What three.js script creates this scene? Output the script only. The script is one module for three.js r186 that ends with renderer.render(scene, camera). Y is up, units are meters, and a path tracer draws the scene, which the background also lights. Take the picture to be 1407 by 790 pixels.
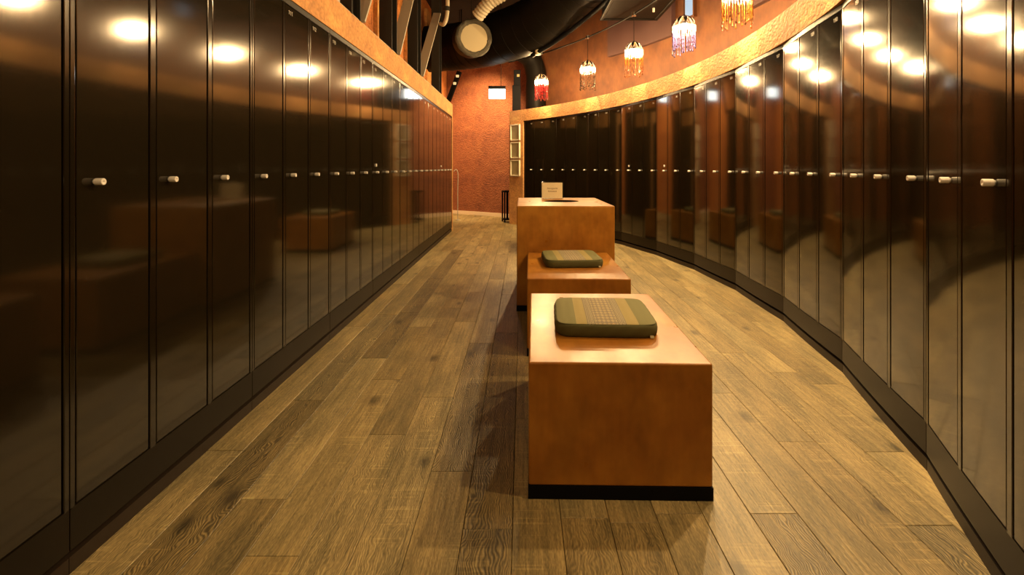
import * as THREE from 'three';
import { RoundedBoxGeometry } from 'three/addons/geometries/RoundedBoxGeometry.js';
import { mergeGeometries, toCreasedNormals } from 'three/addons/utils/BufferGeometryUtils.js';
import { FontLoader } from 'three/addons/loaders/FontLoader.js';
import { RectAreaLightUniformsLib } from 'three/addons/lights/RectAreaLightUniformsLib.js';
import { Brush, Evaluator, SUBTRACTION } from 'three-bvh-csg';

// ---------------------------------------------------------------- camera, light, exposure
RectAreaLightUniformsLib.init();
const scene = new THREE.Scene();
scene.background = new THREE.Color(0x000000);
const renderer = new THREE.WebGLRenderer({ antialias: true });
renderer.toneMapping = THREE.LinearToneMapping;
renderer.toneMappingExposure = 1.32;
renderer.shadowMap.enabled = true;
const CAMY = 1.08, F = 703.5, PX = 718, PY = 230;      // eye height, focal length and vanishing point (18 mm shift lens)
const camera = new THREE.PerspectiveCamera(2 * Math.atan(395 / F) * 180 / Math.PI, 1407 / 790, 0.05, 60);
camera.position.set(0, CAMY, 0);
camera.lookAt(0, CAMY, -1);
camera.setViewOffset(1407, 790, 703.5 - PX, 395 - PY, 1407, 790);
scene.add(camera);
const WARM = [1.0, 0.66, 0.30];                          // colour of the pendant bulbs (linear)
const PENDANT_POWER = 12.5, FILL_POWER = 8;

// ---------------------------------------------------------------- helpers
function rng(seed) { let a = seed >>> 0; return () => { a = (a + 0x6D2B79F5) >>> 0; let t = Math.imul(a ^ (a >>> 15), 1 | a); t = (t + Math.imul(t ^ (t >>> 7), 61 | t)) ^ t; return ((t ^ (t >>> 14)) >>> 0) / 4294967296; }; }
const R = rng(20240611);
const taken = new Map();
function numbered(n) { const k = taken.get(n) || 0; taken.set(n, k + 1); return k ? `${n}_${String(k).padStart(3, '0')}` : n; }
const V = (x, y, d) => new THREE.Vector3(x, y, -d);        // d = distance ahead of the camera
function shade(o) { o.castShadow = true; o.receiveShadow = true; return o; }
function thing(name, label, category, [x, y, d] = [0, 0, 0], turn = 0, group) {
  const o = new THREE.Group(); o.name = numbered(name); o.position.set(x, y, -d); o.rotation.y = turn;
  o.userData = { label, category }; if (group) o.userData.group = group; scene.add(o); return o;
}
function part(name, geo, mat, parent, label) {
  const g = Array.isArray(geo) ? merge(geo) : geo;
  const m = shade(new THREE.Mesh(g, mat)); m.name = name; if (label) m.userData.label = label; parent.add(m); return m;
}
function merge(gs) { return gs.length === 1 ? gs[0] : mergeGeometries(gs.map(g => { const h = g.index ? g.toNonIndexed() : g; for (const k of Object.keys(h.attributes)) if (!['position', 'normal', 'uv'].includes(k)) h.deleteAttribute(k); return h; })); }
function struct(name, geo, mat, label, category) {
  const m = part(name, geo, mat, scene); m.userData = { kind: 'structure', label, category }; return m;
}
function box(x0, x1, y0, y1, z0, z1) { const g = new THREE.BoxGeometry(x1 - x0, y1 - y0, z1 - z0); g.translate((x0 + x1) / 2, (y0 + y1) / 2, (z0 + z1) / 2); return g; }
function rbox(w, h, d, r, seg = 2) { return new RoundedBoxGeometry(w, h, d, seg, r); }
function cyl(r, a, b, seg = 12, r2 = r) {
  const A = a.clone(), B = b.clone(), L = A.distanceTo(B); const g = new THREE.CylinderGeometry(r2, r, L, seg);
  g.applyQuaternion(new THREE.Quaternion().setFromUnitVectors(new THREE.Vector3(0, 1, 0), B.clone().sub(A).normalize())); g.translate((A.x + B.x) / 2, (A.y + B.y) / 2, (A.z + B.z) / 2); return g;
}
function tube(pts, r, n = 32, seg = 10) { return new THREE.TubeGeometry(new THREE.CatmullRomCurve3(pts), n, r, seg, false); }
function bar(a, b, w, t) {                                  // square bar between two points, w across, t deep
  const L = a.distanceTo(b), g = new THREE.BoxGeometry(w, L, t);
  g.applyQuaternion(new THREE.Quaternion().setFromUnitVectors(new THREE.Vector3(0, 1, 0), b.clone().sub(a).normalize())); g.translate((a.x + b.x) / 2, (a.y + b.y) / 2, (a.z + b.z) / 2); return g;
}
function uvBox(g, sx = 1, sy = sx) {                          // uv in metres from the dominant normal
  const p = g.attributes.position, n = g.attributes.normal, uv = new Float32Array(p.count * 2);
  for (let i = 0; i < p.count; i++) {
    const ax = Math.abs(n.getX(i)), ay = Math.abs(n.getY(i)), az = Math.abs(n.getZ(i));
    let u, v; if (ay >= ax && ay >= az) { u = p.getX(i); v = p.getZ(i); } else if (ax >= az) { u = p.getZ(i); v = p.getY(i); } else { u = p.getX(i); v = p.getY(i); }
    uv[2 * i] = u / sx; uv[2 * i + 1] = v / sy;
  }
  g.setAttribute('uv', new THREE.BufferAttribute(uv, 2)); return g;
}
// tileable value noise
function lattice(seed, n) { const r = rng(seed), a = new Float32Array(n * n); for (let i = 0; i < n * n; i++) a[i] = r(); return a; }
const LAT = [lattice(11, 64), lattice(23, 64), lattice(37, 64), lattice(53, 64)];
function vn(x, y, px, py, l = 0) {
  const L = LAT[l & 3]; let xi = Math.floor(x), yi = Math.floor(y); let fx = x - xi, fy = y - yi; fx = fx * fx * (3 - 2 * fx); fy = fy * fy * (3 - 2 * fy);
  const m = (a, b) => ((a % b) + b) % b, g = (i, j) => L[(m(m(j, py), 64)) * 64 + m(m(i, px), 64)];
  const a = g(xi, yi), b = g(xi + 1, yi), c = g(xi, yi + 1), d = g(xi + 1, yi + 1); return a + (b - a) * fx + (c - a) * fy + (a - b - c + d) * fx * fy;
}
function fbm(u, v, fx, fy, oct, l = 0) { let s = 0, a = .5, t = 0; for (let o = 0; o < oct; o++) { s += a * vn(u * fx, v * fy, fx, fy, l + o); t += a; a *= .55; fx *= 2; fy *= 2; } return s / t; }
function tex(w, h, fn, srgb) {
  const d = new Uint8Array(w * h * 4);
  for (let j = 0; j < h; j++) for (let i = 0; i < w; i++) { const c = fn((i + .5) / w, (j + .5) / h); const k = 4 * (j * w + i); for (let q = 0; q < 3; q++) d[k + q] = Math.max(0, Math.min(255, Math.round(255 * (Array.isArray(c) ? c[q] : c)))); d[k + 3] = 255; }
  const t = new THREE.DataTexture(d, w, h); t.wrapS = t.wrapT = THREE.RepeatWrapping; t.magFilter = THREE.LinearFilter; t.minFilter = THREE.LinearMipmapLinearFilter; t.generateMipmaps = true;
  if (srgb) t.colorSpace = THREE.SRGBColorSpace; t.needsUpdate = true; return t;
}
const mix = (a, b, t) => a + (b - a) * t, clamp = (x, a = 0, b = 1) => Math.max(a, Math.min(b, x)), sst = (a, b, x) => { const t = clamp((x - a) / (b - a)); return t * t * (3 - 2 * t); };
const lin = (r, g, b) => new THREE.Color().setRGB(r, g, b);

// ---------------------------------------------------------------- materials
const stuccoBump = tex(512, 512, (u, v) => { const a = fbm(u, v, 40, 64, 3, 1), b = fbm(u, v, 8, 14, 3, 2); return clamp(.65 * sst(.3, .75, a) + .35 * b); });
const stuccoCol = tex(512, 512, (u, v) => { const m = fbm(u, v, 5, 5, 4, 0), s = fbm(u, v, 48, 60, 2, 1); const k = .80 + .26 * (m - .5) + .22 * (s - .5); return [k * 1.16, k * (1.02 + .1 * (m - .5)), k * .92]; }, true);
const plasterCol = tex(512, 512, (u, v) => { const m = fbm(u, v, 4, 4, 5, 2), s = fbm(u, v, 14, 9, 4, 0), st = fbm(u, v, 60, 8, 2, 3); const k = .82 + .34 * (m - .5) + .20 * (s - .5) + .06 * (st - .5); return [k * 1.12, k * (1 + .16 * (m - .5)), k * (.95 + .3 * (m - .5))]; }, true);
const plasterRough = tex(256, 256, (u, v) => { const m = fbm(u, v, 6, 6, 4, 3); return clamp(.31 + .16 * (m - .5)); });
const M = {
  stucco: new THREE.MeshStandardMaterial({ color: lin(.60, .40, .175), map: stuccoCol, roughness: .88, bumpMap: stuccoBump, bumpScale: .0022 }),
  terracotta: new THREE.MeshStandardMaterial({ color: lin(.22, .094, .046), map: stuccoCol, roughness: .85, bumpMap: stuccoBump, bumpScale: .010 }),
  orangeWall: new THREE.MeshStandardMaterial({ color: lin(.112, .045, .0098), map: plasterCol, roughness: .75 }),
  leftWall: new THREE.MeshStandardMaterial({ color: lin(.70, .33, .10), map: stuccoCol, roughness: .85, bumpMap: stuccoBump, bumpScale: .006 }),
  boards: new THREE.MeshStandardMaterial({ color: lin(.68, .45, .17), map: stuccoCol, roughness: .8 }),
  plum: new THREE.MeshStandardMaterial({ color: lin(.055, .022, .02), roughness: .7 }),
  plaster: new THREE.MeshPhysicalMaterial({ color: lin(.385, .205, .031), map: plasterCol, roughnessMap: plasterRough, roughness: 1, specularIntensity: .6, bumpMap: plasterCol, bumpScale: .0003 }),
  black: new THREE.MeshPhysicalMaterial({ color: lin(.005, .005, .0055), roughness: .6, specularIntensity: .12 }),
  ceiling: new THREE.MeshStandardMaterial({ color: lin(.010, .009, .008), roughness: .9 }),
  lacquer: new THREE.MeshPhysicalMaterial({ color: lin(.0118, .0086, .0040), roughness: .085, ior: 1.54 }),
  lacquerDoor: null,
  rail: new THREE.MeshPhysicalMaterial({ color: lin(.0085, .006, .003), roughness: .36, ior: 1.5, specularIntensity: .28 }),
  satin: new THREE.MeshPhysicalMaterial({ color: lin(.0095, .0068, .0031), roughness: .11, ior: 1.5 }),
  inside: new THREE.MeshStandardMaterial({ color: lin(.006, .005, .004), roughness: .8 }),
  plinth: new THREE.MeshPhysicalMaterial({ color: lin(.020, .013, .008), roughness: .5, specularIntensity: .5 }),
  white: new THREE.MeshStandardMaterial({ color: lin(.74, .72, .68), roughness: .4 }),
  numeral: new THREE.MeshStandardMaterial({ color: lin(.72, .70, .64), roughness: .5 }),
  steel: new THREE.MeshPhysicalMaterial({ color: lin(.014, .012, .009), roughness: .55, specularIntensity: .4 }),
  paleSteel: new THREE.MeshStandardMaterial({ color: lin(.34, .31, .25), roughness: .5 }),
  duct: new THREE.MeshPhysicalMaterial({ color: lin(.0055, .0045, .0035), roughness: .5, specularIntensity: .1 }),
  hose: new THREE.MeshStandardMaterial({ color: lin(.42, .38, .28), roughness: .7 }),
  cream: new THREE.MeshStandardMaterial({ color: lin(.36, .31, .20), roughness: .75 }),
  mineral: new THREE.MeshStandardMaterial({ color: lin(.10, .09, .065), roughness: .8, bumpMap: stuccoBump, bumpScale: .02 }),
  frameCream: new THREE.MeshStandardMaterial({ color: lin(.72, .66, .50), roughness: .5 }),
  cord: new THREE.MeshPhysicalMaterial({ color: lin(.010, .009, .008), roughness: .6, specularIntensity: .15 }),
  brass: new THREE.MeshStandardMaterial({ color: lin(.60, .45, .22), roughness: .35, metalness: 1 }),
  chrome: new THREE.MeshStandardMaterial({ color: lin(.75, .72, .68), roughness: .22, metalness: 1 }),
  glass: new THREE.MeshPhysicalMaterial({ color: lin(.90, .88, .84), roughness: .12, transmission: .85, thickness: 0 }),
  petal: new THREE.MeshStandardMaterial({ color: lin(.55, .54, .55), roughness: .24, metalness: 1, side: THREE.DoubleSide }),
  skirting: new THREE.MeshStandardMaterial({ color: lin(.62, .52, .38), roughness: .6 }),
  olive: new THREE.MeshPhysicalMaterial({ color: lin(.066, .064, .016), roughness: .85, sheen: .3, sheenRoughness: .6, sheenColor: lin(.2, .2, .1) }),
  tan: new THREE.MeshStandardMaterial({ color: lin(.36, .31, .17), roughness: .7 }),
};
const peel = tex(256, 512, (u, v) => .5 + .8 * (fbm(u, v, 56, 10, 2, 1) - .5));
M.lacquerDoor = M.lacquer.clone(); M.lacquerDoor.bumpMap = peel; M.lacquerDoor.bumpScale = .00002;

// ---------------------------------------------------------------- floor: oak planks, each a part
const PW = .148, PX0 = -.030;
const flameTex = [], NT = 4;
for (let q = 0; q < NT; q++) {
  const rq = rng(900 + q), knots = []; for (let i = 0; i < 2 + (q & 1); i++) knots.push([rq(), rq(), .010 + .014 * rq()]);
  const flame = q === 3 ? 1 : q === 2 ? .45 : .12;
  flameTex.push(tex(2048, 256, (u, v) => {                 // 2.4 m long, 0.3 m wide
    const x = u * 2.4, y = v * .3; let kd = 0, warp = 0;
    for (const [a, b, r] of knots) { let dx = Math.abs(u - a); dx = Math.min(dx, 1 - dx) * 2.4; let dy = Math.abs(v - b); dy = Math.min(dy, 1 - dy) * .3; const e = Math.exp(-((dx / (r * 2.2)) ** 2 + (dy / r) ** 2)); kd = Math.max(kd, e); warp += .035 * Math.exp(-((dx / .12) ** 2 + (dy / .05) ** 2)); }
    const fine = fbm(u, v, 30, 60, 3, q), pore = vn(u * 256, v * 128, 256, 128, q + 1), streak = fbm(u, v, 4, 36, 3, q + 1), cloud = fbm(u, v, 7, 3, 4, q + 2);
    const wav = .055 * fbm(u, v, 14, 4, 3, q + 3) + .020 * fbm(u, v, 48, 10, 2, q); const ph = (y + wav + warp) * 900; const ring = .5 + .5 * Math.sin(ph);
    const sawPatch = sst(.40, .62, fbm(u, v, 5, 2, 2, q + 1));
    const saw = sst(.66, .95, vn(u * 400 + .6 * v, v * 2, 400, 2, q)) * sawPatch;
    let k = .80 + .26 * (fine - .5) + .18 * (pore - .5) + .20 * (streak - .5) + .40 * (cloud - .5) - flame * .34 * (1 - ring) * sst(.25, .55, cloud + .2) + .13 * saw;
    k *= 1 - .45 * kd; const w = .05 * (cloud - .5);
    return [k * 1.06, k * (1.0 - w), k * (.92 - 1.6 * w)];
  }, true));
}
const plankMats = [];
for (let q = 0; q < NT; q++) for (let t = 0; t < 4; t++) {
  const b = [.38, .345, .42, .315][t], w = [0, .03, -.02, .015][t];
  plankMats.push(new THREE.MeshStandardMaterial({ color: lin(b * (1.0 + w), b * .885, b * (.48 - w)), map: flameTex[q], roughness: .46, bumpMap: flameTex[q], bumpScale: .0009 }));
}
const floor = new THREE.Group(); floor.name = 'floor'; floor.userData = { kind: 'structure', label: 'brown oak plank floor running down the corridor', category: 'floor' }; scene.add(floor);
part('subfloor', box(-2.2, 3.2, -.12, -.008, -12.9, 3.9), M.inside, floor);

// ---------------------------------------------------------------- the curved row: where its units stand
const LU = .9085, TH = .1139, H0 = .27487;
const corner = { 0: [1.4362, 1.8215] };
{ let [x, d] = corner[0]; for (let i = 0; i < 9; i++) { const a = H0 - TH * i; x += LU * Math.sin(a); d += LU * Math.cos(a); corner[i + 1] = [x, d]; }
  [x, d] = corner[0]; for (let i = 1; i <= 2; i++) { const a = H0 + TH * i; x -= LU * Math.sin(a); d -= LU * Math.cos(a); corner[-i] = [x, d]; } }
const RC = LU / 2 / Math.sin(TH / 2);                      // radius through the corners
const CX = corner[0][0] - RC * Math.cos(H0 + TH / 2), CD = corner[0][1] + RC * Math.sin(H0 + TH / 2);
const angOf = (x, d) => Math.atan2(d - CD, x - CX);
const arcPt = (r, a) => [CX + r * Math.cos(a), CD + r * Math.sin(a)];
function rayArc(u, r) {                                    // point of the arc of radius r that is seen in column u of the photograph
  const s = (u - PX) / F; let lo = 3, hi = 13; for (let i = 0; i < 60; i++) { const m = (lo + hi) / 2; if (Math.hypot(s * m - CX, m - CD) < r) lo = m; else hi = m; } return [s * lo, lo];
}
function arcBlock(r0, r1, y0, y1, a0, a1, n) {             // ring sector with uv in metres
  const pos = [], uv = [], idx = []; const quad = (p, t) => { const b = pos.length / 3; p.forEach(q => pos.push(...q)); t.forEach(q => uv.push(...q)); idx.push(b, b + 1, b + 2, b, b + 2, b + 3); };
  const P = (r, a, y) => { const [x, d] = arcPt(r, a); return [x, y, -d]; };
  for (let i = 0; i < n; i++) {
    const a = mix(a0, a1, i / n), b = mix(a0, a1, (i + 1) / n), s = a * r0, t = b * r0;
    quad([P(r0, a, y0), P(r0, b, y0), P(r0, b, y1), P(r0, a, y1)], [[s, y0], [t, y0], [t, y1], [s, y1]]);
    quad([P(r1, b, y0), P(r1, a, y0), P(r1, a, y1), P(r1, b, y1)], [[t, y0], [s, y0], [s, y1], [t, y1]]);
    quad([P(r0, a, y1), P(r0, b, y1), P(r1, b, y1), P(r1, a, y1)], [[s, 0], [t, 0], [t, r1 - r0], [s, r1 - r0]]);
    quad([P(r1, a, y0), P(r1, b, y0), P(r0, b, y0), P(r0, a, y0)], [[s, 0], [t, 0], [t, r1 - r0], [s, r1 - r0]]);
  }
  quad([P(r1, a0, y0), P(r0, a0, y0), P(r0, a0, y1), P(r1, a0, y1)], [[0, y0], [r1 - r0, y0], [r1 - r0, y1], [0, y1]]);
  quad([P(r0, a1, y0), P(r1, a1, y0), P(r1, a1, y1), P(r0, a1, y1)], [[0, y0], [r1 - r0, y0], [r1 - r0, y1], [0, y1]]);
  const g = new THREE.BufferGeometry(); g.setAttribute('position', new THREE.Float32BufferAttribute(pos, 3)); g.setAttribute('uv', new THREE.Float32BufferAttribute(uv, 2)); g.setIndex(idx); g.computeVertexNormals(); return g;
}

// plank rows; end joints read off the photograph where they can be seen
const JOINTS = { '-1': [1.53], '-2': [1.82], '-4': [2.07], '-6': [1.667, 2.9], '-7': [2.375], '-8': [1.954], 5: [1.597], 9: [1.944, 2.7], 8: [1.545], 7: [2.016, 2.9], 11: [3.59], 10: [2.55], 0: [2.2], 6: [2.45] };
const FLAME = { '-7': 1.5, '-1': 2.1, '-2': 2.4, 8: 1.2, 5: 1.3 };
for (let k = -13; k <= 13; k++) {
  const x0 = PX0 + PW * k, js = (JOINTS[k] || [1.3 + 1.2 * R()]).slice();
  while (js[0] > -1.6) js.unshift(js[0] - (1.0 + .9 * R()));
  while (js[js.length - 1] < 12.6) js.push(js[js.length - 1] + (.85 + 1.05 * R()));
  for (let i = 0; i + 1 < js.length; i++) {
    const a = js[i], b = Math.min(js[i + 1], 12.75), q0 = R(), q1 = R(), q2 = R(), q3 = R(); if (b <= a) continue;
    const xm = x0 + PW / 2, rIn = Math.min(Math.hypot(x0 - CX, a - CD), Math.hypot(x0 - CX, b - CD), Math.hypot(x0 - CX, (a + b) / 2 - CD));
    if (xm > .2 && rIn > RC + .05 && a < 9) continue;            // wholly under the curved lockers
    if (x0 + PW < -1.24 && b < 8.7) continue;                     // wholly under the straight lockers
    if (rIn > 8.95) continue;
    const gp = .0008, g = new THREE.BufferGeometry(), X0 = x0 + gp, X1 = x0 + PW - gp, A = a + gp, B = b - gp, c = .0012;
    const top = [[X0 + c, A + c], [X1 - c, A + c], [X1 - c, B - c], [X0 + c, B - c]], rim = [[X0, A], [X1, A], [X1, B], [X0, B]];
    const hy = (q3 - .5) * .0006, pos = [], uv = [], idx = []; const flip = q2 > .5;
    const push = (x, y, d) => { pos.push(x, y, -d); const U = ((flip ? -d : d)) / 2.4 + q0 * 7, W = (x - x0) / .3 + q1 * 5; uv.push(U, W); };
    const quad = (p) => { const s = pos.length / 3; p.forEach(e => push(...e)); idx.push(s, s + 1, s + 2, s, s + 2, s + 3); };
    quad(top.map(([x, d]) => [x, hy, d]));
    for (let e = 0; e < 4; e++) { const f = (e + 1) % 4; quad([[rim[e][0], hy - c, rim[e][1]], [rim[f][0], hy - c, rim[f][1]], [top[f][0], hy, top[f][1]], [top[e][0], hy, top[e][1]]]); quad([[rim[e][0], -.01, rim[e][1]], [rim[f][0], -.01, rim[f][1]], [rim[f][0], hy - c, rim[f][1]], [rim[e][0], hy - c, rim[e][1]]]); }
    g.setAttribute('position', new THREE.Float32BufferAttribute(pos, 3)); g.setAttribute('uv', new THREE.Float32BufferAttribute(uv, 2)); g.setIndex(idx); g.computeVertexNormals();
    let v = Math.floor(R() * 12) + (R() < .12 ? 4 : 0); if (FLAME[k] && a < FLAME[k] && b > FLAME[k]) v = 12 + (k % 2 ? 1 : 0);
    part('plank', g, plankMats[Math.min(v, 15)], floor);
  }
}

// ---------------------------------------------------------------- shell
const RW = 8.83, WH = 4.2, XL = -1.8;
const aNear = Math.PI * 2 - Math.acos((XL - CX) / RW) - Math.PI * 2, aFar = Math.acos((XL - CX) / RW);
const aSplit = angOf(...rayArc(741, RW));
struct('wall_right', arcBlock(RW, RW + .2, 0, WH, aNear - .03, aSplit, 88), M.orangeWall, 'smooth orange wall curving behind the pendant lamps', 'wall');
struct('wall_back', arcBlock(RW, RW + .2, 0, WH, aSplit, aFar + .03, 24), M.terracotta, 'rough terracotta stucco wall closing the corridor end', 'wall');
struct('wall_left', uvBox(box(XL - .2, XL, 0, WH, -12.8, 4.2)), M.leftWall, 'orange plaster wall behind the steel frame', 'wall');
{ const dm = 9.66, hw = .80, t = struct('door_1', [box(XL - .001, XL + .05, 0, 2.32, -dm - hw - .07, -dm - hw), box(XL - .001, XL + .05, 0, 2.32, -dm + hw, -dm + hw + .07), box(XL - .001, XL + .05, 2.25, 2.32, -dm - hw - .07, -dm + hw + .07)], M.black, 'unseen dark double door in the left wall, placed to darken the locker reflections', 'door');  // unseen from here, darkens what the far curved lockers reflect
  for (const k of [0, 1]) { const l = part('door_leaf', box(XL + .002, XL + .03, .005, 2.245, -dm - (k ? hw - .003 : -.002), -dm - (k ? .002 : -hw + .003)), M.rail, t), hd = dm + (k ? .08 : -.08); part('handle', [cyl(.012, V(XL + .07, .95, hd), V(XL + .07, 1.25, hd), 8), cyl(.008, V(XL + .028, 1.0, hd), V(XL + .07, 1.0, hd), 6), cyl(.008, V(XL + .028, 1.2, hd), V(XL + .07, 1.2, hd), 6)], M.chrome, l); } }
struct('ceiling', box(-2.2, 3.4, WH, WH + .15, -12.9, 4.2), M.ceiling, 'black painted ceiling above the ducts', 'ceiling');
struct('baseboard_right', arcBlock(RW - .03, RW, 0, .075, angOf(.3, 10.5), aFar, 24), M.skirting, 'pale skirting along the terracotta end wall', 'baseboard');
// bulkheads over the lockers
const BY0 = 1.945, BY1 = 2.155, XF = -1.2;
{ const t = struct('trim_1', uvBox(box(-1.76, XF + .006, BY0, BY1, -8.755, 1.4)), M.stucco, 'straight orange stucco fascia above the left lockers', 'fascia');
  part('end_post', uvBox(box(-1.76, XF + .006, 0, BY0, -8.755, -8.694)), M.stucco, t); }
{ const aE = angOf(...corner[9]), aS = angOf(...corner[-2]); const t = struct('trim_2', arcBlock(RC - .022, RC + .5, BY0, BY1, aS, aE + .051, 120), M.stucco, 'curved orange stucco fascia above the curved lockers', 'fascia');
 
  part('end_panel', arcBlock(RC - .022, RC + .13, 0, BY0, aE + .001, aE + .051, 6), M.stucco, t);
  part('near_end_panel', arcBlock(RC - .022, RC + .5, 0, BY0, aS - .012, aS, 2), M.stucco, t); }

// ---------------------------------------------------------------- lockers
const font = await new FontLoader().loadAsync('fonts/droid/droid_sans_regular.typeface.json');
const SAG = .0065, DY0 = .174, DY1 = 1.914, GAP = .0042;
const digitGeo = {}; for (const c of '0123456789') { const g = new THREE.ShapeGeometry(font.generateShapes(c, .021), 3); g.deleteAttribute('uv'); digitGeo[c] = g.toNonIndexed(); }
const knobGeo = (() => { const p = [[0, .0], [.0070, 0], [.0070, .0035], [.0096, .0045], [.0098, .0262], [.0088, .0275], [.0028, .0275], [.0024, .0245], [0, .0245]].map(([x, y]) => new THREE.Vector2(x, y)); const g = new THREE.LatheGeometry(p, 16); g.rotateX(Math.PI / 2); return g; })();
const shapeCache = {};
function slab(x0, x1, y0, y1, zb, zf, bow, ch, seg) {     // upright slab with chamfered upright edges, its front bowed by bow(x)
  const sh = new THREE.Shape(); sh.moveTo(x0, zb); sh.lineTo(x1, zb); sh.lineTo(x1, zf + bow(x1) - ch); sh.lineTo(x1 - ch * .3, zf + bow(x1) - ch * .3);
  for (let i = seg; i >= 0; i--) { const x = mix(x0 + ch, x1 - ch, i / seg); sh.lineTo(x, zf + bow(x)); } sh.lineTo(x0 + ch * .3, zf + bow(x0) - ch * .3); sh.lineTo(x0, zf + bow(x0) - ch); sh.closePath();
  let g = new THREE.ExtrudeGeometry(sh, { depth: y1 - y0, bevelEnabled: false, curveSegments: 1 }); g.rotateX(-Math.PI / 2); g.scale(1, 1, -1); g.translate(0, y0, 0);
  g = g.index ? g.toNonIndexed() : g; const p = g.attributes.position, ar = p.array; for (let i = 0; i < ar.length; i += 9) for (let k = 0; k < 3; k++) { const q = ar[i + 3 + k]; ar[i + 3 + k] = ar[i + 6 + k]; ar[i + 6 + k] = q; }
  g.computeVertexNormals(); return uvBox(toCreasedNormals(g, .25), 1.1, 2.2);
}
function lockerShapes(W, sag) {
  if (shapeCache[W]) return shapeCache[W];
  const es = .017, ms = .027, dw = (W - 2 * es - 2 * ms) / 3, dep = .03, fr = [], bow = x => sag * (1 - (2 * x / W) ** 2);
  const xs = []; let x = -W / 2 + es; for (let i = 0; i < 3; i++) { xs.push([x, x + dw]); x += dw + ms; }
  const fb = (x0, x1, y0, y1) => slab(x0, x1, y0, y1, -dep, 0, bow, .0022, x1 - x0 > .1 ? 16 : 1);
  fr.push(fb(-W / 2 + .0006, -W / 2 + es, DY0 - .003, DY1 + .003), fb(W / 2 - es, W / 2 - .0006, DY0 - .003, DY1 + .003));
  const rails = [fb(-W / 2 + .0006, W / 2 - .0006, .062, DY0 - .0005), fb(-W / 2 + .0006, W / 2 - .0006, DY1 + .0005, BY0 - .001)];
  fr.push(fb(xs[0][1], xs[1][0], DY0 - .003, DY1 + .003), fb(xs[1][1], xs[2][0], DY0 - .003, DY1 + .003));
  const doors = xs.map(([a, b]) => slab(a + GAP, b - GAP, DY0 + GAP, DY1 - GAP, -.018, -.0015, bow, .003, 14).translate(-(a + b) / 2, -(DY0 + DY1) / 2, 0));
  return (shapeCache[W] = { W, dw, xs, bow, frame: merge(fr), rails, body: box(-W / 2 + .001, W / 2 - .001, .062, BY0 - .001, -.48, -dep), plinth: slab(-W / 2, W / 2, 0, .044, -.46, -.002, bow, .002, 16), reveal: box(-W / 2 + .001, W / 2 - .001, .044, .062, -.46, -.045), doors });
}
let doorNo = { left: 101, right: 199 };
function locker(W, pos, turn, knobSide, label, group, side, tags) {
  const s = lockerShapes(W, side === 'left' ? 0 : SAG), t = thing('locker_unit', label, 'locker', pos, turn, group);
  part('frame', s.frame, M.satin, t); part('bottom_rail', s.rails[0], M.rail, t); part('top_rail', s.rails[1], M.rail, t); part('carcass', s.body, M.inside, t); part('plinth', s.plinth, M.plinth, t); part('reveal', s.reveal, M.black, t);
  const order = side === 'left' ? [0, 1, 2] : [2, 1, 0];     // from the near end
  order.forEach((i, n) => {
    const cx = (s.xs[i][0] + s.xs[i][1]) / 2, d = part('door', s.doors[i], M.lacquerDoor, t); d.position.set(cx, (DY0 + DY1) / 2, 0);
    d.rotation.y = (R() - .5) * .002;
    const kx = knobSide * (s.dw / 2 - .062); const k = part('knob', knobGeo, M.white, d, 'white cylindrical knob'); k.position.set(kx, 1.04 - d.position.y, -.0015 + s.bow(cx + kx));
    if (tags && tags.includes(n)) { const g = rbox(.020, .024, .01, .003, 1); g.translate(kx - knobSide * .002, 1.098 - d.position.y, .003 + s.bow(cx + kx)); part('key_tag', g, M.white, d, 'small white tag above the knob'); }
    const str = String(side === 'left' ? doorNo.left++ : doorNo.right--), gs = []; let xx = 0;
    for (const c of str) { const g = digitGeo[c].clone(); g.translate(xx, 0, 0); gs.push(g); xx += .0175; }
    const ng = mergeGeometries(gs); ng.translate(knobSide * (s.dw / 2 - .058) - xx / 2, 1.868 - d.position.y, -.0002 + s.bow(cx + kx)); part('door_number', ng, M.numeral, d, 'small pale door number');
  });
  return t;
}
const ORD = ['first', 'second', 'third', 'fourth', 'fifth', 'sixth', 'seventh', 'eighth', 'ninth', 'tenth', 'eleventh', 'twelfth'];
const WL = .9165, DL0 = 1.357;
for (let i = -2; i < 8; i++) {
  const dm = DL0 + WL * (i + .5), n = 7 - i;
  locker(WL, [XF, 0, dm], Math.PI / 2, -1, `dark brown three-door locker unit in the straight row, ${ORD[n]} from the slim orange end post`, 'lockers in the straight row', 'left', i === 3 ? [0] : i === 6 ? [2] : null);
}
for (let i = -2; i < 9; i++) {
  const a = H0 - TH * i, [x0, d0] = corner[i], [x1, d1] = corner[i + 1], n = 8 - i;
  locker(LU, [(x0 + x1) / 2, 0, (d0 + d1) / 2], Math.atan2(-Math.cos(a), -Math.sin(a)), 1, `dark brown three-door locker unit in the curved row, ${ORD[n]} from the panel with three frames`, 'lockers in the curved row', 'right', i === 5 ? [2] : i === 4 ? [2] : null);
}

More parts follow.
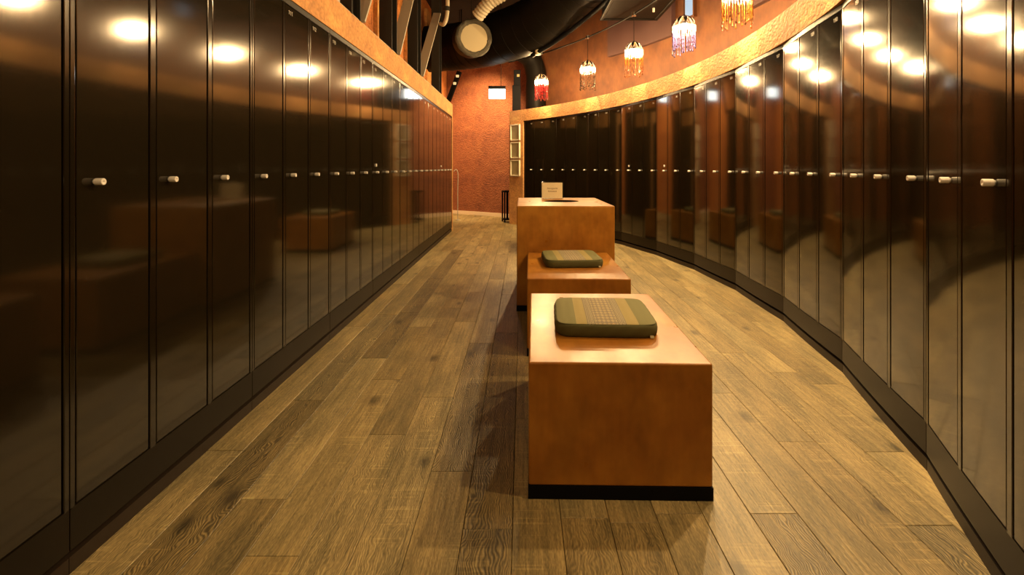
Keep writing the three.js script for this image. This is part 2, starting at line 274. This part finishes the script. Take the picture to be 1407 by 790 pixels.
// ---------------------------------------------------------------- benches, box, cushions, card
function kickBlock(t, w, d, h, kick) {
  const g = rbox(w, h - kick, d, .007, 3); g.translate(0, kick + (h - kick) / 2, 0); part('body', uvBox(g, .9), M.plaster, t);
  part('kick_base', box(-w / 2 - .0015, w / 2 + .0015, 0, kick, -d / 2 - .0015, d / 2 + .0015), M.black, t, 'black base strip');
}
{ const t = thing('bench', 'burnt orange plaster block bench standing free of the other blocks', 'bench', [.3275, 0, 2.124], -.021, 'plaster bench blocks'); kickBlock(t, .597, .922, .444, .043); }
{ const t = thing('bench', 'burnt orange plaster block bench set against the tall box', 'bench', [.329, 0, 3.379], -.014, 'plaster bench blocks'); kickBlock(t, .594, .910, .444, .043); }
{ const t = thing('bench', 'burnt orange plaster block bench behind the tall box', 'bench', [.33, 0, 6.92], 0, 'plaster bench blocks'); kickBlock(t, .597, .92, .444, .043); }
{ const w = .737, d = 1.05, h = .79, kick = .04, t = thing('drop_box', 'tall orange plaster box with a round hole in its top', 'box', [.325, 0, 3.847 + d / 2], 0);
  const b = new Brush(rbox(w, h - kick, d, .008, 3).translate(0, kick + (h - kick) / 2, 0)), c = new Brush(new THREE.CylinderGeometry(.15, .15, .9, 48).translate(.01, h + .45 - .55, -.048)); b.updateMatrixWorld(); c.updateMatrixWorld();
  const ev = new Evaluator(); ev.useGroups = false; ev.attributes = ['position', 'normal', 'uv']; const r = ev.evaluate(b, c, SUBTRACTION); const g = r.geometry; g.clearGroups();
  part('body', uvBox(g.index ? g.toNonIndexed() : g, .9), M.plaster, t);
  const ln = new THREE.CylinderGeometry(.1492, .1492, .54, 48, 1, true); ln.translate(.01, h - .0025 - .27, -.048); const lm = M.black.clone(); lm.side = THREE.DoubleSide; part('hole_inner_face', ln, lm, t, 'black inner face of the round hole');  // black inner face, so the hole looks black right up to its rim
  part('kick_base', box(-w / 2 - .0015, w / 2 + .0015, 0, kick, -d / 2 - .0015, d / 2 + .0015), M.black, t, 'black base strip'); }

const cushionTex = (() => {
  const W = 1024, H = 512, c = document.createElement('canvas'); c.width = W; c.height = H; const x = c.getContext('2d'); const r = rng(77);
  x.fillStyle = '#7c7a44'; x.fillRect(0, 0, W, H);
  const X = f => f * W; const tan = '#a8985a';
  x.fillStyle = tan; x.fillRect(X(.19), 0, X(.11), H); x.fillRect(X(.69), 0, X(.12), H);
  const borderBand = (a, b) => { x.fillStyle = '#b9ab86'; x.fillRect(X(a), 0, X(b - a), H); x.fillStyle = '#3f3a34'; const n = 46; for (let j = 0; j < n; j++) { const y = j * H / n; const w = X(b - a); x.fillRect(X(a), y, w * .16, H / n * .5); x.fillRect(X(a) + w * .22, y + H / n * .5, w * .14, H / n * .5); x.fillRect(X(a) + w * .42, y, w * .12, H / n * .55); x.fillRect(X(a) + w * .62, y + H / n * .4, w * .10, H / n * .5); } x.fillRect(X(a) + X(b - a) * .80, 0, X(b - a) * .05, H); x.fillRect(X(a) + X(b - a) * .92, 0, X(b - a) * .05, H); };
  borderBand(.30, .385); x.save(); x.translate(X(.69 + .605), 0); x.scale(-1, 1); borderBand(.605, .69); x.restore();
  x.fillStyle = '#b6a37a'; x.fillRect(X(.385), 0, X(.22), H); x.strokeStyle = '#7d7568'; x.lineWidth = 4;
  const cx0 = X(.385), cw = X(.22), n = 5, cell = cw / n; for (let i = 0; i < n; i++) for (let j = -1; j < H / cell + 1; j++) for (const s of [.46, .26, .1]) { const px = cx0 + (i + .5) * cell, py = (j + .5) * cell; x.beginPath(); x.moveTo(px, py - s * cell); x.lineTo(px + s * cell, py); x.lineTo(px, py + s * cell); x.lineTo(px - s * cell, py); x.closePath(); x.stroke(); }
  for (let i = 0; i < 9000; i++) { x.fillStyle = r() < .5 ? 'rgba(0,0,0,.06)' : 'rgba(255,255,240,.05)'; x.fillRect(r() * W, r() * H, 1 + 5 * r(), 1); }
  const t = new THREE.CanvasTexture(c); t.colorSpace = THREE.SRGBColorSpace; return t;
})();
M.woven = new THREE.MeshStandardMaterial({ map: cushionTex, color: lin(.62, .62, .60), roughness: .85 });
function cushion(label, pos, turn, w, dp) {
  const h = .048, t = thing('seat_cushion', label, 'cushion', pos, turn, 'olive seat cushions on the benches');
  const rr = (x, z, e) => { const q = .035, ax = Math.max(Math.abs(x) - (w / 2 - e - q), 0), az = Math.max(Math.abs(z) - (dp / 2 - e - q), 0); return Math.hypot(ax, az) / q; };
  // body: grid over a rounded rectangle, puffed at the rim
  const ring = 72, steps = 10, pos_ = [], idx = []; const outline = (k, s) => { const a = k / ring * Math.PI * 2, c = Math.cos(a), q = Math.sin(a), n = 7; const rad = 1 / Math.pow(Math.pow(Math.abs(c), n) + Math.pow(Math.abs(q), n), 1 / n); return [c * rad * (w / 2) * s, q * rad * (dp / 2) * s]; };
  const prof = []; for (let i = 0; i <= steps; i++) { const a = -Math.PI / 2 + Math.PI * i / steps; prof.push([1 - .055 * (1 - Math.cos(a)) * 1.0, h / 2 + h / 2 * Math.sign(Math.sin(a)) * Math.pow(Math.abs(Math.sin(a)), .8)]); }
  for (let i = 0; i <= steps; i++) for (let k = 0; k < ring; k++) { const wob = 1 + .004 * Math.sin(k * 1.7 + i) ; const [x, z] = outline(k, prof[i][0] * wob); pos_.push(x, prof[i][1], z); }
  for (let i = 0; i < steps; i++) for (let k = 0; k < ring; k++) { const a = i * ring + k, b = i * ring + (k + 1) % ring; idx.push(a, a + ring, b, b, a + ring, b + ring); }
  for (const [row, up] of [[0, 0], [steps, 1]]) { const c = pos_.length / 3; pos_.push(0, up ? h : 0, 0); for (let k = 0; k < ring; k++) { const a = row * ring + k, b = row * ring + (k + 1) % ring; up ? idx.push(a, c, b) : idx.push(b, c, a); } }
  const g = new THREE.BufferGeometry(); g.setAttribute('position', new THREE.Float32BufferAttribute(pos_, 3)); g.setIndex(idx); g.computeVertexNormals(); part('side_cover', g, M.olive, t, 'dark olive cushion side');
  // woven top, following the quilted channels
  const n = 48, tp = [], tu = [], ti = []; for (let j = 0; j <= n; j++) for (let i = 0; i <= n; i++) {
    let u = i / n * 2 - 1, v = j / n * 2 - 1; const x0 = u * Math.sqrt(1 - v * v * .0), z0 = v; let x = x0 * (w / 2 * .952), z = z0 * (dp / 2 * .952);
    const m = Math.max(Math.abs(u), Math.abs(v)), l = Math.hypot(u, v) || 1, pw = Math.pow(Math.pow(Math.abs(u / m || 0), 9) + Math.pow(Math.abs(v / m || 0), 9), -1 / 9); if (m > 0) { x *= mix(1, pw, m); z *= mix(1, pw, m); } void l;
    const edge = 1 - Math.pow(m, 8); tp.push(x, h + .0012 + .004 * edge + .0012 * edge * Math.abs(Math.sin(u * Math.PI * 5)), z); tu.push(x / (w * .952) + .5, z / (dp * .952) + .5);
  }
  for (let j = 0; j < n; j++) for (let i = 0; i < n; i++) { const a = j * (n + 1) + i, b = a + n + 1; ti.push(a, b, a + 1, a + 1, b, b + 1); }
  const g2 = new THREE.BufferGeometry(); g2.setAttribute('position', new THREE.Float32BufferAttribute(tp, 3)); g2.setAttribute('uv', new THREE.Float32BufferAttribute(tu, 2)); g2.setIndex(ti); g2.computeVertexNormals(); part('woven_top', g2, M.woven, t, 'striped woven top with tan bands and a diamond centre'); void rr;
  const tag = rbox(.014, .010, .002, .0006, 1); tag.rotateX(-.5); tag.translate(w / 2 - .035, .008, dp / 2 - .001); part('corner_tag', tag, M.tan, t);
  return t;
}
cushion('olive woven seat cushion on the free-standing bench', [.328, .4442, 2.108], -.05, .395, .41);
cushion('olive woven seat cushion on the bench against the tall box', [.325, .4442, 3.435], .05, .378, .41);
cushion('olive woven seat cushion on the bench behind the tall box', [.33, .4442, 6.95], .02, .38, .40);

{ const t = thing('table_card', 'cream card in a clear holder standing on the tall box', 'sign', [.272, .7905, 4.70], 0);
  const c = document.createElement('canvas'); c.width = 512; c.height = 384; const x = c.getContext('2d'); x.fillStyle = '#f2e6c8'; x.fillRect(0, 0, 512, 384); x.textAlign = 'center'; x.fillStyle = '#7a5a2a';
  x.font = '20px serif'; x.fillText('~ ~ ~ ~ ~ ~', 256, 82); x.font = 'italic bold 54px serif'; x.fillText('Navigachi', 256, 160); x.fillText('Selamat', 256, 230); x.font = '20px serif'; x.fillText('~ ~ ~ ~ ~ ~', 256, 288);
  const ct = new THREE.CanvasTexture(c); ct.colorSpace = THREE.SRGBColorSpace;
  const g = new THREE.BoxGeometry(.188, .142, .002); g.translate(0, .078, 0); g.rotateX(-.04);
  part('card', g, new THREE.MeshStandardMaterial({ map: ct, roughness: .6 }), t);
  const hld = new THREE.MeshPhysicalMaterial({ color: lin(.96, .96, .94), roughness: .06, transmission: 1, thickness: 0 });
  const f = rbox(.204, .155, .002, .0008, 1); f.translate(0, .0785, .003); f.rotateX(-.04); const bk = f.clone(); bk.translate(0, 0, -.007); part('holder', [f, bk, box(-.102, .102, 0, .003, -.035, .02)], hld, t, 'clear acrylic holder');
}

// ---------------------------------------------------------------- pendants
const bulbMat = new THREE.MeshStandardMaterial({ color: lin(1, .9, .75), emissive: lin(1, .74, .42), emissiveIntensity: 14 });
const beadMats = { red: [.30, .010, .012], smoke: [.035, .018, .010], amber: [.26, .075, .008], violet: [.14, .11, .30], gold: [.28, .10, .012] };
const TRACKY = 3.06;
function pendant(label, x, d, y, kind, power, topY = TRACKY) {   // y: height of the bulb
  const t = thing('beaded_pendant_lamp', label, 'lamp', [x, y, d], R() * 6.28, 'beaded pendant lamps'); const rr = rng(Math.round(1000 * x + 77 * d) + 5000);
  part('cord', cyl(.004, new THREE.Vector3(0, .155, 0), new THREE.Vector3(0, topY - .0125 - y, 0), 8), M.cord, t);
  part('cap', new THREE.LatheGeometry([[0, .165], [.012, .163], [.022, .15], [.03, .142], [0, .14]].map(([a, b]) => new THREE.Vector2(a, b)), 20), M.chrome, t);
  const pet = []; for (let i = 0; i < 9; i++) { const a = i / 9 * Math.PI * 2; const pts = []; for (let j = 0; j <= 8; j++) { const s = j / 8 * 1.45; pts.push([.018 + .094 * Math.sin(s), .05 + .098 * Math.cos(s)]); }
    const pp = [], ii = []; pts.forEach(([r, h], j) => { const hw = .22 * Math.sin(Math.PI * (.18 + .75 * j / 8)); for (const q of [-1, 0, 1]) { const rad = r + (q ? 0 : .006); pp.push(rad * Math.cos(a + q * hw), h, rad * Math.sin(a + q * hw)); } });
    for (let j = 0; j < 8; j++) for (const q of [0, 1]) { const b = j * 3 + q; ii.push(b, b + 1, b + 3, b + 1, b + 4, b + 3); } const g = new THREE.BufferGeometry(); g.setAttribute('position', new THREE.Float32BufferAttribute(pp, 3)); g.setIndex(ii); g.computeVertexNormals(); pet.push(g.toNonIndexed()); }
  const petals = mergeGeometries(pet); part('petal_crown', petals, M.petal, t, 'domed crown of silvery petals');
  const ribs = []; for (let i = 0; i < 9; i++) { const a = (i + .5) / 9 * Math.PI * 2, pts = []; for (let j = 0; j <= 5; j++) { const s = j / 5 * 1.5; const r = .018 + .094 * Math.sin(s); pts.push(new THREE.Vector3(r * Math.cos(a), .05 + .1 * Math.cos(s), r * Math.sin(a))); } ribs.push(tube(pts, .0022, 10, 5)); }
  part('unseen_bulb_shield', new THREE.LatheGeometry([[.012, .105], [.035, .095], [.058, .06], [.062, .045], [.060, .045], [.054, .06], [.03, .09], [.012, .10]].map(([a, b]) => new THREE.Vector2(a, b)), 24), M.petal, t, 'unseen metal shield over the bulb, placed to block upward light');  // unseen shield inside the crown, keeps lamp light off the upper wall
  part('crown_ribs', ribs, M.petal, t);
  const r1 = new THREE.TorusGeometry(.113, .004, 6, 40); r1.rotateX(Math.PI / 2); r1.translate(0, .045, 0); part('ring', r1, M.chrome, t);
  const tubes = []; for (let i = 0; i < 30; i++) { const a = i / 30 * Math.PI * 2, L = .060 + .02 * rr(); const g = new THREE.CylinderGeometry(.0045, .0045, L, 6); g.translate(.114 * Math.cos(a), .040 - L / 2, .114 * Math.sin(a)); tubes.push(g); }
  part('glass_tubes', tubes, M.glass, t, 'clear glass tubes below the crown');
  const c = beadMats[kind], bm = new THREE.MeshPhysicalMaterial({ color: lin(...c), roughness: .1, transmission: .8, thickness: 0 });
  const fr = []; for (let i = 0; i < 30; i++) { const a = (i + .3 * rr()) / 30 * Math.PI * 2, L = (kind === 'violet' || kind === 'gold' ? .14 : .18) + .10 * rr(), r = .112 + .006 * rr(), y0 = -.022; const X = r * Math.cos(a), Z = r * Math.sin(a);
    fr.push(new THREE.CylinderGeometry(.0016, .0016, L, 4).translate(X, y0 - L / 2, Z)); for (let b = 0; b < 4; b++) { const bl = .018 + .02 * rr(); fr.push(new THREE.CylinderGeometry(.0042, .0042, bl, 6).translate(X, y0 - L * (.12 + .25 * b), Z)); } const sp = new THREE.SphereGeometry(.0085, 8, 6); sp.scale(1, 1.4, 1); sp.translate(X, y0 - L, Z); fr.push(sp); }
  part('bead_fringe', fr, bm, t, { red: 'red bead strands', smoke: 'dark smoky bead strands', amber: 'amber bead strands', violet: 'clear and violet bead strands', gold: 'golden bead strands' }[kind]);
  const b = new THREE.SphereGeometry(.026, 20, 14); b.scale(1, 1.15, 1); const bulb = part('bulb', b, bulbMat, t, 'glowing bulb');
  bulb.castShadow = false; part('socket', cyl(.014, new THREE.Vector3(0, .03, 0), new THREE.Vector3(0, .141, 0), 12), M.brass, t);
  const l = new THREE.PointLight(lin(...WARM), power, 0, 2); l.name = 'pendant_light'; l.castShadow = true; l.shadow.radius = 1.5; l.position.set(0, 0, 0); t.add(l);
  return t;
}
const RP = RC - .10;
const pend = [[1013, 'gold', 'pendant lamp with golden bead strands, next to the violet one', 2.49], [940, 'violet', 'pendant lamp with clear and violet bead strands', 2.53], [871, 'amber', 'pendant lamp with amber bead strands between violet and dark ones', 2.56], [807.5, 'smoke', 'pendant lamp with dark smoky bead strands', 2.56], [744, 'red', 'pendant lamp with red bead strands above the framed panel', 2.56]];
const pendAt = [];
for (const [u, kind, label, y] of pend) { const [x, d] = rayArc(u, RP); pendAt.push([x, d]); pendant(label, x, d, y, kind, PENDANT_POWER); }
for (const [dd, kind, label] of [[2.70, 'amber', 'pendant lamp over the curved lockers, second from the near end of the track'], [1.36, 'violet', 'unseen pendant lamp at the near end of the track, placed to light the near floor']]) { const a = Math.asin((dd - CD) / RP), [x, d] = arcPt(RP, a); pendAt.unshift([x, d]); pendant(label, x, d, 2.55, kind, PENDANT_POWER * (dd < 2 ? .6 : 1)); }  // the nearest lamp is out of view, placed to light near floor and box
pendant('unseen pendant lamp behind the camera, placed to light the bench fronts', -.62, -.75, 2.55, 'gold', FILL_POWER, WH);  // out of view behind the camera, lights bench fronts and shadowed floor
// track that carries them
{ const t = thing('lighting_track', 'thin black curved track that carries the pendant lamps', 'track', [0, 0, 0]);
  const pts = []; const a0 = angOf(...pendAt[0]) - .08, a1 = angOf(...pendAt[6]) + .12; for (let i = 0; i <= 24; i++) { const [x, d] = arcPt(RP, mix(a0, a1, i / 24)); pts.push(V(x, TRACKY + .012, d)); }
  part('rail', tube(pts, .012, 96, 8), M.cord, t);
  for (const [i, [x, d]] of pendAt.entries()) { if (i < 4) part('hanger', cyl(.006, V(x, TRACKY + .02, d), V(x, WH, d), 6), M.cord, t); part('clip', [cyl(.03, V(x, TRACKY - .012, d), V(x, TRACKY + .035, d), 14)], M.chrome, t); } }

// ---------------------------------------------------------------- hanging sign
{ const x = -.461, d = 9.27, t = thing('hanging_sign', 'glowing white box sign hung at the corridor end', 'sign', [x, 2.32, d], .0);
  part('case', rbox(.31, .05, .09, .006, 2).translate(0, .205, 0), M.black, t, 'black top casing');
  part('lit_panel', rbox(.30, .175, .07, .008, 2).translate(0, .09, 0), new THREE.MeshStandardMaterial({ color: lin(.9, .95, 1), emissive: lin(.62, .92, 1), emissiveIntensity: 1.7, roughness: .4 }), t, 'glowing white sign panel');
  part('cable', cyl(.005, new THREE.Vector3(.07, .23, 0), new THREE.Vector3(.07, WH - 2.32, 0), 6), M.cord, t);
  for (const s of [1, -1]) { const l = new THREE.RectAreaLight(lin(.82, .95, 1), 4.5, .29, .165); l.name = 'sign_light'; l.position.set(0, .09, s * .045); if (s > 0) l.rotation.y = Math.PI; t.add(l); } }

// unseen spotlight, placed to light the end wall
{ const t = thing('unseen_ceiling_spotlight', 'unseen black spotlight behind the spiral duct, placed to light the end wall', 'spotlight', [-1.2, 3.5, 10.2]);
  const dir = new THREE.Vector3(.10, -1.45, -.95).normalize(), back = dir.clone().multiplyScalar(-.16);
  const q = new THREE.Quaternion().setFromUnitVectors(new THREE.Vector3(0, -1, 0), dir);
  const can = new THREE.LatheGeometry([[0, .16], [.05, .16], [.055, .14], [.055, -.02], [.05, -.02], [.05, .13], [0, .13]].map(([a, b]) => new THREE.Vector2(a, b)), 24); can.applyQuaternion(q); part('housing', can, M.black, t);
  const ln = new THREE.CylinderGeometry(.048, .048, .01, 24); ln.applyQuaternion(q); part('lamp_lens', ln, new THREE.MeshStandardMaterial({ color: lin(1, .9, .75), emissive: lin(1, .74, .42), emissiveIntensity: 10 }), t);
  part('stem', cyl(.01, back, new THREE.Vector3(back.x, WH - 3.5, back.z), 8), M.black, t);
  const l = new THREE.SpotLight(lin(...WARM), 60, 0, .85, .8, 2); l.name = 'end_wall_light'; l.castShadow = true; l.shadow.radius = 2; l.position.copy(dir.clone().multiplyScalar(.03)); l.target.position.copy(dir.clone().multiplyScalar(2)); t.add(l); t.add(l.target); l.target.name = 'aim_point'; }

// ---------------------------------------------------------------- steel frame on the straight fascia
{ const t = thing('steel_frame', 'dark steel posts with pale diagonal braces standing on the straight fascia', 'frame', [0, 0, 0]);
  const post = (d, x, w, dd, y0 = BY1) => part('post', [box(x - w, x, y0, WH - .001, -d, -d + .012), box(x - w, x, y0, WH - .001, -d + dd - .012, -d + dd), box(x - w * .58, x - w * .42, y0, WH - .001, -d + .01, -d + dd - .01)], M.steel, t);
  for (const d of [2.5, 3.89, 5.02, 6.2, 7.78]) post(d, XF - .03, .12, .2);
  for (const d of [5.73, 7.03]) post(d, -1.48, .04, .05);
  part('base_rail', uvBox(box(XF - .16, XF - .04, BY1, BY1 + .045, -8.5, 1.3)), M.paleSteel, t, 'grey base rail');
  const br = (a, b) => part('brace', bar(a, b, .11, .02), M.paleSteel, t, 'diagonal brace coloured pale as if lamp-lit');  // pale colour stands in for lamp light falling on the braces
  br(V(XF - .06, BY1 + .04, 6.25), V(XF - .06, 3.35, 7.55)); br(V(XF - .06, BY1 + .04, 5.05), V(XF - .06, 3.35, 6.0)); br(V(XF - .06, BY1 + .04, 3.92), V(XF - .06, 3.35, 4.8)); br(V(XF - .06, BY1 + .04, 2.6), V(XF - .06, 3.35, 3.7));
  part('plate', box(XF - .15, XF - .02, BY1, BY1 + .12, -3.42, -2.62), M.paleSteel, t, 'pale gusset plate'); }
// vertical boards on the wall behind it
for (let i = 0; i < 4; i++) { const d0 = [4.9, 6.18, 7.77, 9.4][i]; const m = part('wall_board', uvBox(box(XL, XL + .05, BY1 - .2, 4.0, -d0 - .54, -d0)), M.boards, scene); m.name = numbered('wall_board'); m.userData = { label: `upright orange board on the wall behind the steel posts, ${ORD[i]} along the corridor`, category: 'board', group: 'boards behind the steel frame' }; }

// ---------------------------------------------------------------- ducts and ceiling gear
{ const t = thing('ventilation_duct', 'large black spiral duct crossing under the ceiling', 'duct', [0, 0, 0]);
  const pts = [V(.25, 3.76, .4), V(.80, 3.76, 2.6), V(1.10, 3.76, 4.6), V(1.15, 3.76, 6.2), V(.88, 3.74, 7.2), V(.28, 3.36, 7.95), V(-.46, 3.24, 8.62), V(-1.05, 3.28, 9.26), V(-1.78, 3.28, 9.55)];
  part('duct_body', tube(pts, .42, 120, 36), M.duct, t);
  const cv = new THREE.CatmullRomCurve3(pts); for (let i = 1; i < 44; i++) { const u = i / 44, p = cv.getPointAt(u), q = cv.getTangentAt(u); const g = new THREE.TorusGeometry(.421, .004, 6, 40); g.applyQuaternion(new THREE.Quaternion().setFromUnitVectors(new THREE.Vector3(0, 0, 1), q)); g.translate(p.x, p.y, p.z); part('seam', g, M.duct, t); }
  part('end_cap', cyl(.425, V(.25, 3.76, .4), V(.2425, 3.76, .37), 36), M.duct, t);
  part('strap', [bar(V(.28, 3.76, 7.95), V(.28, WH, 7.95), .03, .004)], M.steel, t);
  part('conduit', tube([V(1.30, 3.31, 5.8), V(1.05, 3.27, 7.0), V(.50, 2.99, 7.75), V(.15, 2.85, 8.1)], .035, 40, 10), M.black, t, 'black conduit along the underside'); part('fitting', cyl(.045, V(.24, 2.84, 8.02), V(.24, 2.93, 8.02), 12), M.hose, t, 'pale conduit fitting'); }
{ const c = V(-.762, 3.10, 8.0), n = new THREE.Vector3(.36, -.10, .93).normalize(), t = thing('capped_duct', 'short round duct end with a cream cap and ragged lagging ring', 'duct', [c.x, c.y, 8.0]);
  const bk = n.clone().multiplyScalar(-.24); part('duct_body', cyl(.29, bk, n.clone().multiplyScalar(-.02), 36), M.duct, t);
  const q = new THREE.Quaternion().setFromUnitVectors(new THREE.Vector3(0, 0, 1), n);
  const rg = new THREE.TorusGeometry(.25, .045, 12, 48); const p = rg.attributes.position; for (let i = 0; i < p.count; i++) { const k = 1 + .05 * (rng(i * 7 + 3)() - .5); p.setXYZ(i, p.getX(i) * k, p.getY(i) * k, p.getZ(i) * (1 + .4 * (rng(i * 5 + 1)() - .5))); } rg.computeVertexNormals(); rg.applyQuaternion(q); part('lagging_ring', rg, M.mineral, t, 'ragged grey lagging ring');
  const cp = new THREE.CylinderGeometry(.215, .215, .05, 40); cp.rotateX(Math.PI / 2); cp.applyQuaternion(q); part('cap', cp, M.cream, t, 'cream round cap');
  part('hanger', cyl(.008, new THREE.Vector3(-.05, .27, -.14), new THREE.Vector3(-.05, WH - 3.10, -.14), 6), M.steel, t); }
{ const t = thing('flexible_hose', 'cream flexible duct hose above the capped duct', 'hose', [0, 0, 0]); const pts = [V(-.68, 3.36, 7.72), V(-.5, 3.52, 7.6), V(-.22, 3.66, 7.5), V(.05, 3.82, 7.4), V(.12, WH - .02, 7.3)];
  const cv = new THREE.CatmullRomCurve3(pts); const g = new THREE.TubeGeometry(cv, 120, .10, 20); const p = g.attributes.position, nn = g.attributes.normal; for (let i = 0; i < p.count; i++) { const s = Math.floor(i / 21); const k = .006 * Math.sin(s * 1.3); p.setXYZ(i, p.getX(i) + k * nn.getX(i), p.getY(i) + k * nn.getY(i), p.getZ(i) + k * nn.getZ(i)); } g.computeVertexNormals(); part('hose_body', g, M.hose, t); }
{ const t = thing('drop_duct', 'black upright duct rising behind the red pendant lamp', 'duct', [.26, 0, 10.12]); const pts = [new THREE.Vector3(0, 1.9, 0), new THREE.Vector3(0, 2.5, 0), new THREE.Vector3(0, 2.95, 0), new THREE.Vector3(-.12, 3.25, .05), new THREE.Vector3(-.5, 3.4, .3)];
  part('duct_body', tube(pts, .2, 40, 28), M.duct, t); part('stand', cyl(.19, new THREE.Vector3(0, 0, 0), new THREE.Vector3(0, 1.92, 0), 20), M.duct, t); }
{ const t = thing('speaker_column', 'slim black speaker column beside the upright duct', 'speaker', [-.105, 0, 9.98]);
  part('column', rbox(.13, 2.97, .12, .008, 1).translate(0, 1.485, 0), M.black, t); part('speaker_box', rbox(.16, .62, .15, .01, 1).translate(-.012, 2.36, .02), M.black, t); part('badge', rbox(.05, .05, .006, .002, 1).translate(.02, 2.86, .064), M.brass, t, 'small brassy badge'); }
{ const t = thing('ceiling_air_unit', 'dark ceiling air unit with a raised rim', 'air unit', [1.5, 3.15, 6.72]);
  part('housing', rbox(.76, .34, 1.0, .02, 2).translate(0, .19, 0), M.duct, t); part('rim', [rbox(.8, .035, .05, .012, 2).translate(0, .02, .5), rbox(.8, .035, .05, .012, 2).translate(0, .02, -.5), rbox(.05, .035, 1.05, .012, 2).translate(.385, .02, 0), rbox(.05, .035, 1.05, .012, 2).translate(-.385, .02, 0)], M.duct, t);
  for (const [x, z] of [[-.3, -.4], [.3, -.4], [-.3, .4], [.3, .4]]) part('hanger', cyl(.006, new THREE.Vector3(x, .35, z), new THREE.Vector3(x, WH - 3.15, z), 6), M.steel, t); }
{ const t = thing('bent_pipe', 'cream bent pipe loop beside the steel posts', 'pipe', [0, 0, 0]); part('pipe', tube([V(-1.17, 3.13, 7.3), V(-1.13, 3.10, 7.25), V(-1.09, 3.12, 7.2), V(-1.06, 3.25, 7.2), V(-1.08, WH, 7.2)], .028, 40, 10), M.hose, t); part('collar', cyl(.045, V(-1.07, 3.28, 7.2), V(-1.07, 3.34, 7.2), 12), M.steel, t); }
for (const [x, d, L] of [[-.14, 6.9, .62], [1.72, 6.72, 1.05]]) { const t = thing('sprinkler', x < 0 ? 'small sprinkler head hanging beside the flexible hose' : 'small sprinkler head hanging beside the violet pendant', 'sprinkler', [x, WH - L, d]); part('stem', cyl(.012, new THREE.Vector3(0, .04, 0), new THREE.Vector3(0, L, 0), 8), M.cord, t); part('head', cyl(.016, new THREE.Vector3(0, -.03, 0), new THREE.Vector3(0, .05, 0), 10), M.white, t, 'white head'); }
{ const t = thing('tagged_bar', 'black slanting bar with white tags near the end post', 'bar', [0, 0, 0]); const a = V(-1.25, 2.98, 10.15), b = V(-1.56, 2.18, 10.2); part('bar', bar(a, b, .09, .05), M.black, t); for (const s of [.12, .3]) { const p = a.clone().lerp(b, s); part('tag', rbox(.06, .05, .006, .001, 1).translate(p.x, p.y, p.z + .034), M.white, t, 'white tag'); } part('hanger', cyl(.008, a, V(-1.25, WH, 10.15), 6), M.steel, t); }

// ---------------------------------------------------------------- on the curved wall
{ const a = u => angOf(...rayArc(u, RW)); const g0 = arcBlock(RW - .07, RW, 2.985, 3.72, a(928), a(839), 16); const m = part('wall_panel', g0, M.plum, scene); m.userData = { label: 'dark plum panel on the curved wall behind the amber pendant', category: 'panel' };
  const m2 = part('wall_panel_001', arcBlock(RW - .07, RW, 2.87, 3.72, a(1200), a(1035), 20), M.plum, scene); m2.userData = { label: 'dark plum panel on the curved wall behind the golden pendant', category: 'panel' };
  const w = thing('window_1', 'pale blue lit window strip high in the curved wall', 'window', [0, 0, 0]); w.name = 'window_1'; w.userData.kind = 'structure';
  part('pane', arcBlock(RW - .02, RW - .005, 3.15, 3.9, a(956), a(943), 6), new THREE.MeshStandardMaterial({ color: lin(.05, .06, .07), emissive: lin(.50, .72, .95), emissiveIntensity: .6, roughness: .3 }), w, 'pale blue pane');
  part('jamb', [arcBlock(RW - .05, RW, 3.13, 3.9, a(957.5), a(956), 2), arcBlock(RW - .05, RW, 3.12, 3.15, a(957.5), a(938), 6)], M.orangeWall, w); }

// ---------------------------------------------------------------- frames on the end panel, rack and pole beyond
for (let i = 0; i < 3; i++) { const s = .215, r = RC - .022, a = angOf(...corner[9]) + s / r, [x, d] = arcPt(r, a); const y = 1.582 - i * .3345;
  const t = thing('framed_panel', ['topmost of three cream-framed khaki panels on the orange end panel', 'middle of three cream-framed khaki panels on the orange end panel', 'lowest of three cream-framed khaki panels on the orange end panel'][i], 'frame', [x, y, d], Math.atan2(-Math.cos(a), Math.sin(a)), 'framed panels on the end panel');
  const w = .27, h = .31, f = .024; part('frame', [rbox(f, h, .03, .004, 1).translate(-w / 2 + f / 2, h / 2, .016), rbox(f, h, .03, .004, 1).translate(w / 2 - f / 2, h / 2, .016), rbox(w, f, .03, .004, 1).translate(0, f / 2, .016), rbox(w, f, .03, .004, 1).translate(0, h - f / 2, .016)], M.frameCream, t, 'cream frame'); part('panel', box(-w / 2 + .01, w / 2 - .01, .01, h - .01, .004, .014), M.tan, t, 'khaki panel'); }
{ const t = thing('slatted_rack', 'low black slatted rack beside the orange end panel', 'rack', [-.215, 0, 10.2], .25); const w = .36, h = .62;
  part('frame', [box(-w / 2, -w / 2 + .025, 0, h, -.12, -.095), box(w / 2 - .025, w / 2, 0, h + .1, -.12, -.095), box(-w / 2, -w / 2 + .025, 0, h, .095, .12), box(w / 2 - .025, w / 2, 0, h + .1, .095, .12), box(-w / 2, w / 2, .04, .065, -.12, .12), box(-w / 2, w / 2, h - .03, h, -.12, .12)], M.black, t);
  for (let i = 0; i < 5; i++) part('slat', box(-w / 2 + .045 + i * .058, -w / 2 + .085 + i * .058, .06, h - .02, .1, .115), M.black, t); }
{ const t = thing('hooked_pole', 'slim pale metal pole with a hooked top beside the end post', 'pole', [-1.33, 0, 10.5]); part('pole', tube([new THREE.Vector3(0, 0, 0), new THREE.Vector3(0, .6, 0), new THREE.Vector3(0, .98, 0), new THREE.Vector3(-.03, 1.04, 0), new THREE.Vector3(-.08, 1.0, 0)], .008, 40, 8), M.paleSteel, t); part('foot', cyl(.05, new THREE.Vector3(0, 0, 0), new THREE.Vector3(0, .012, 0), 20), M.paleSteel, t); }

renderer.render(scene, camera);
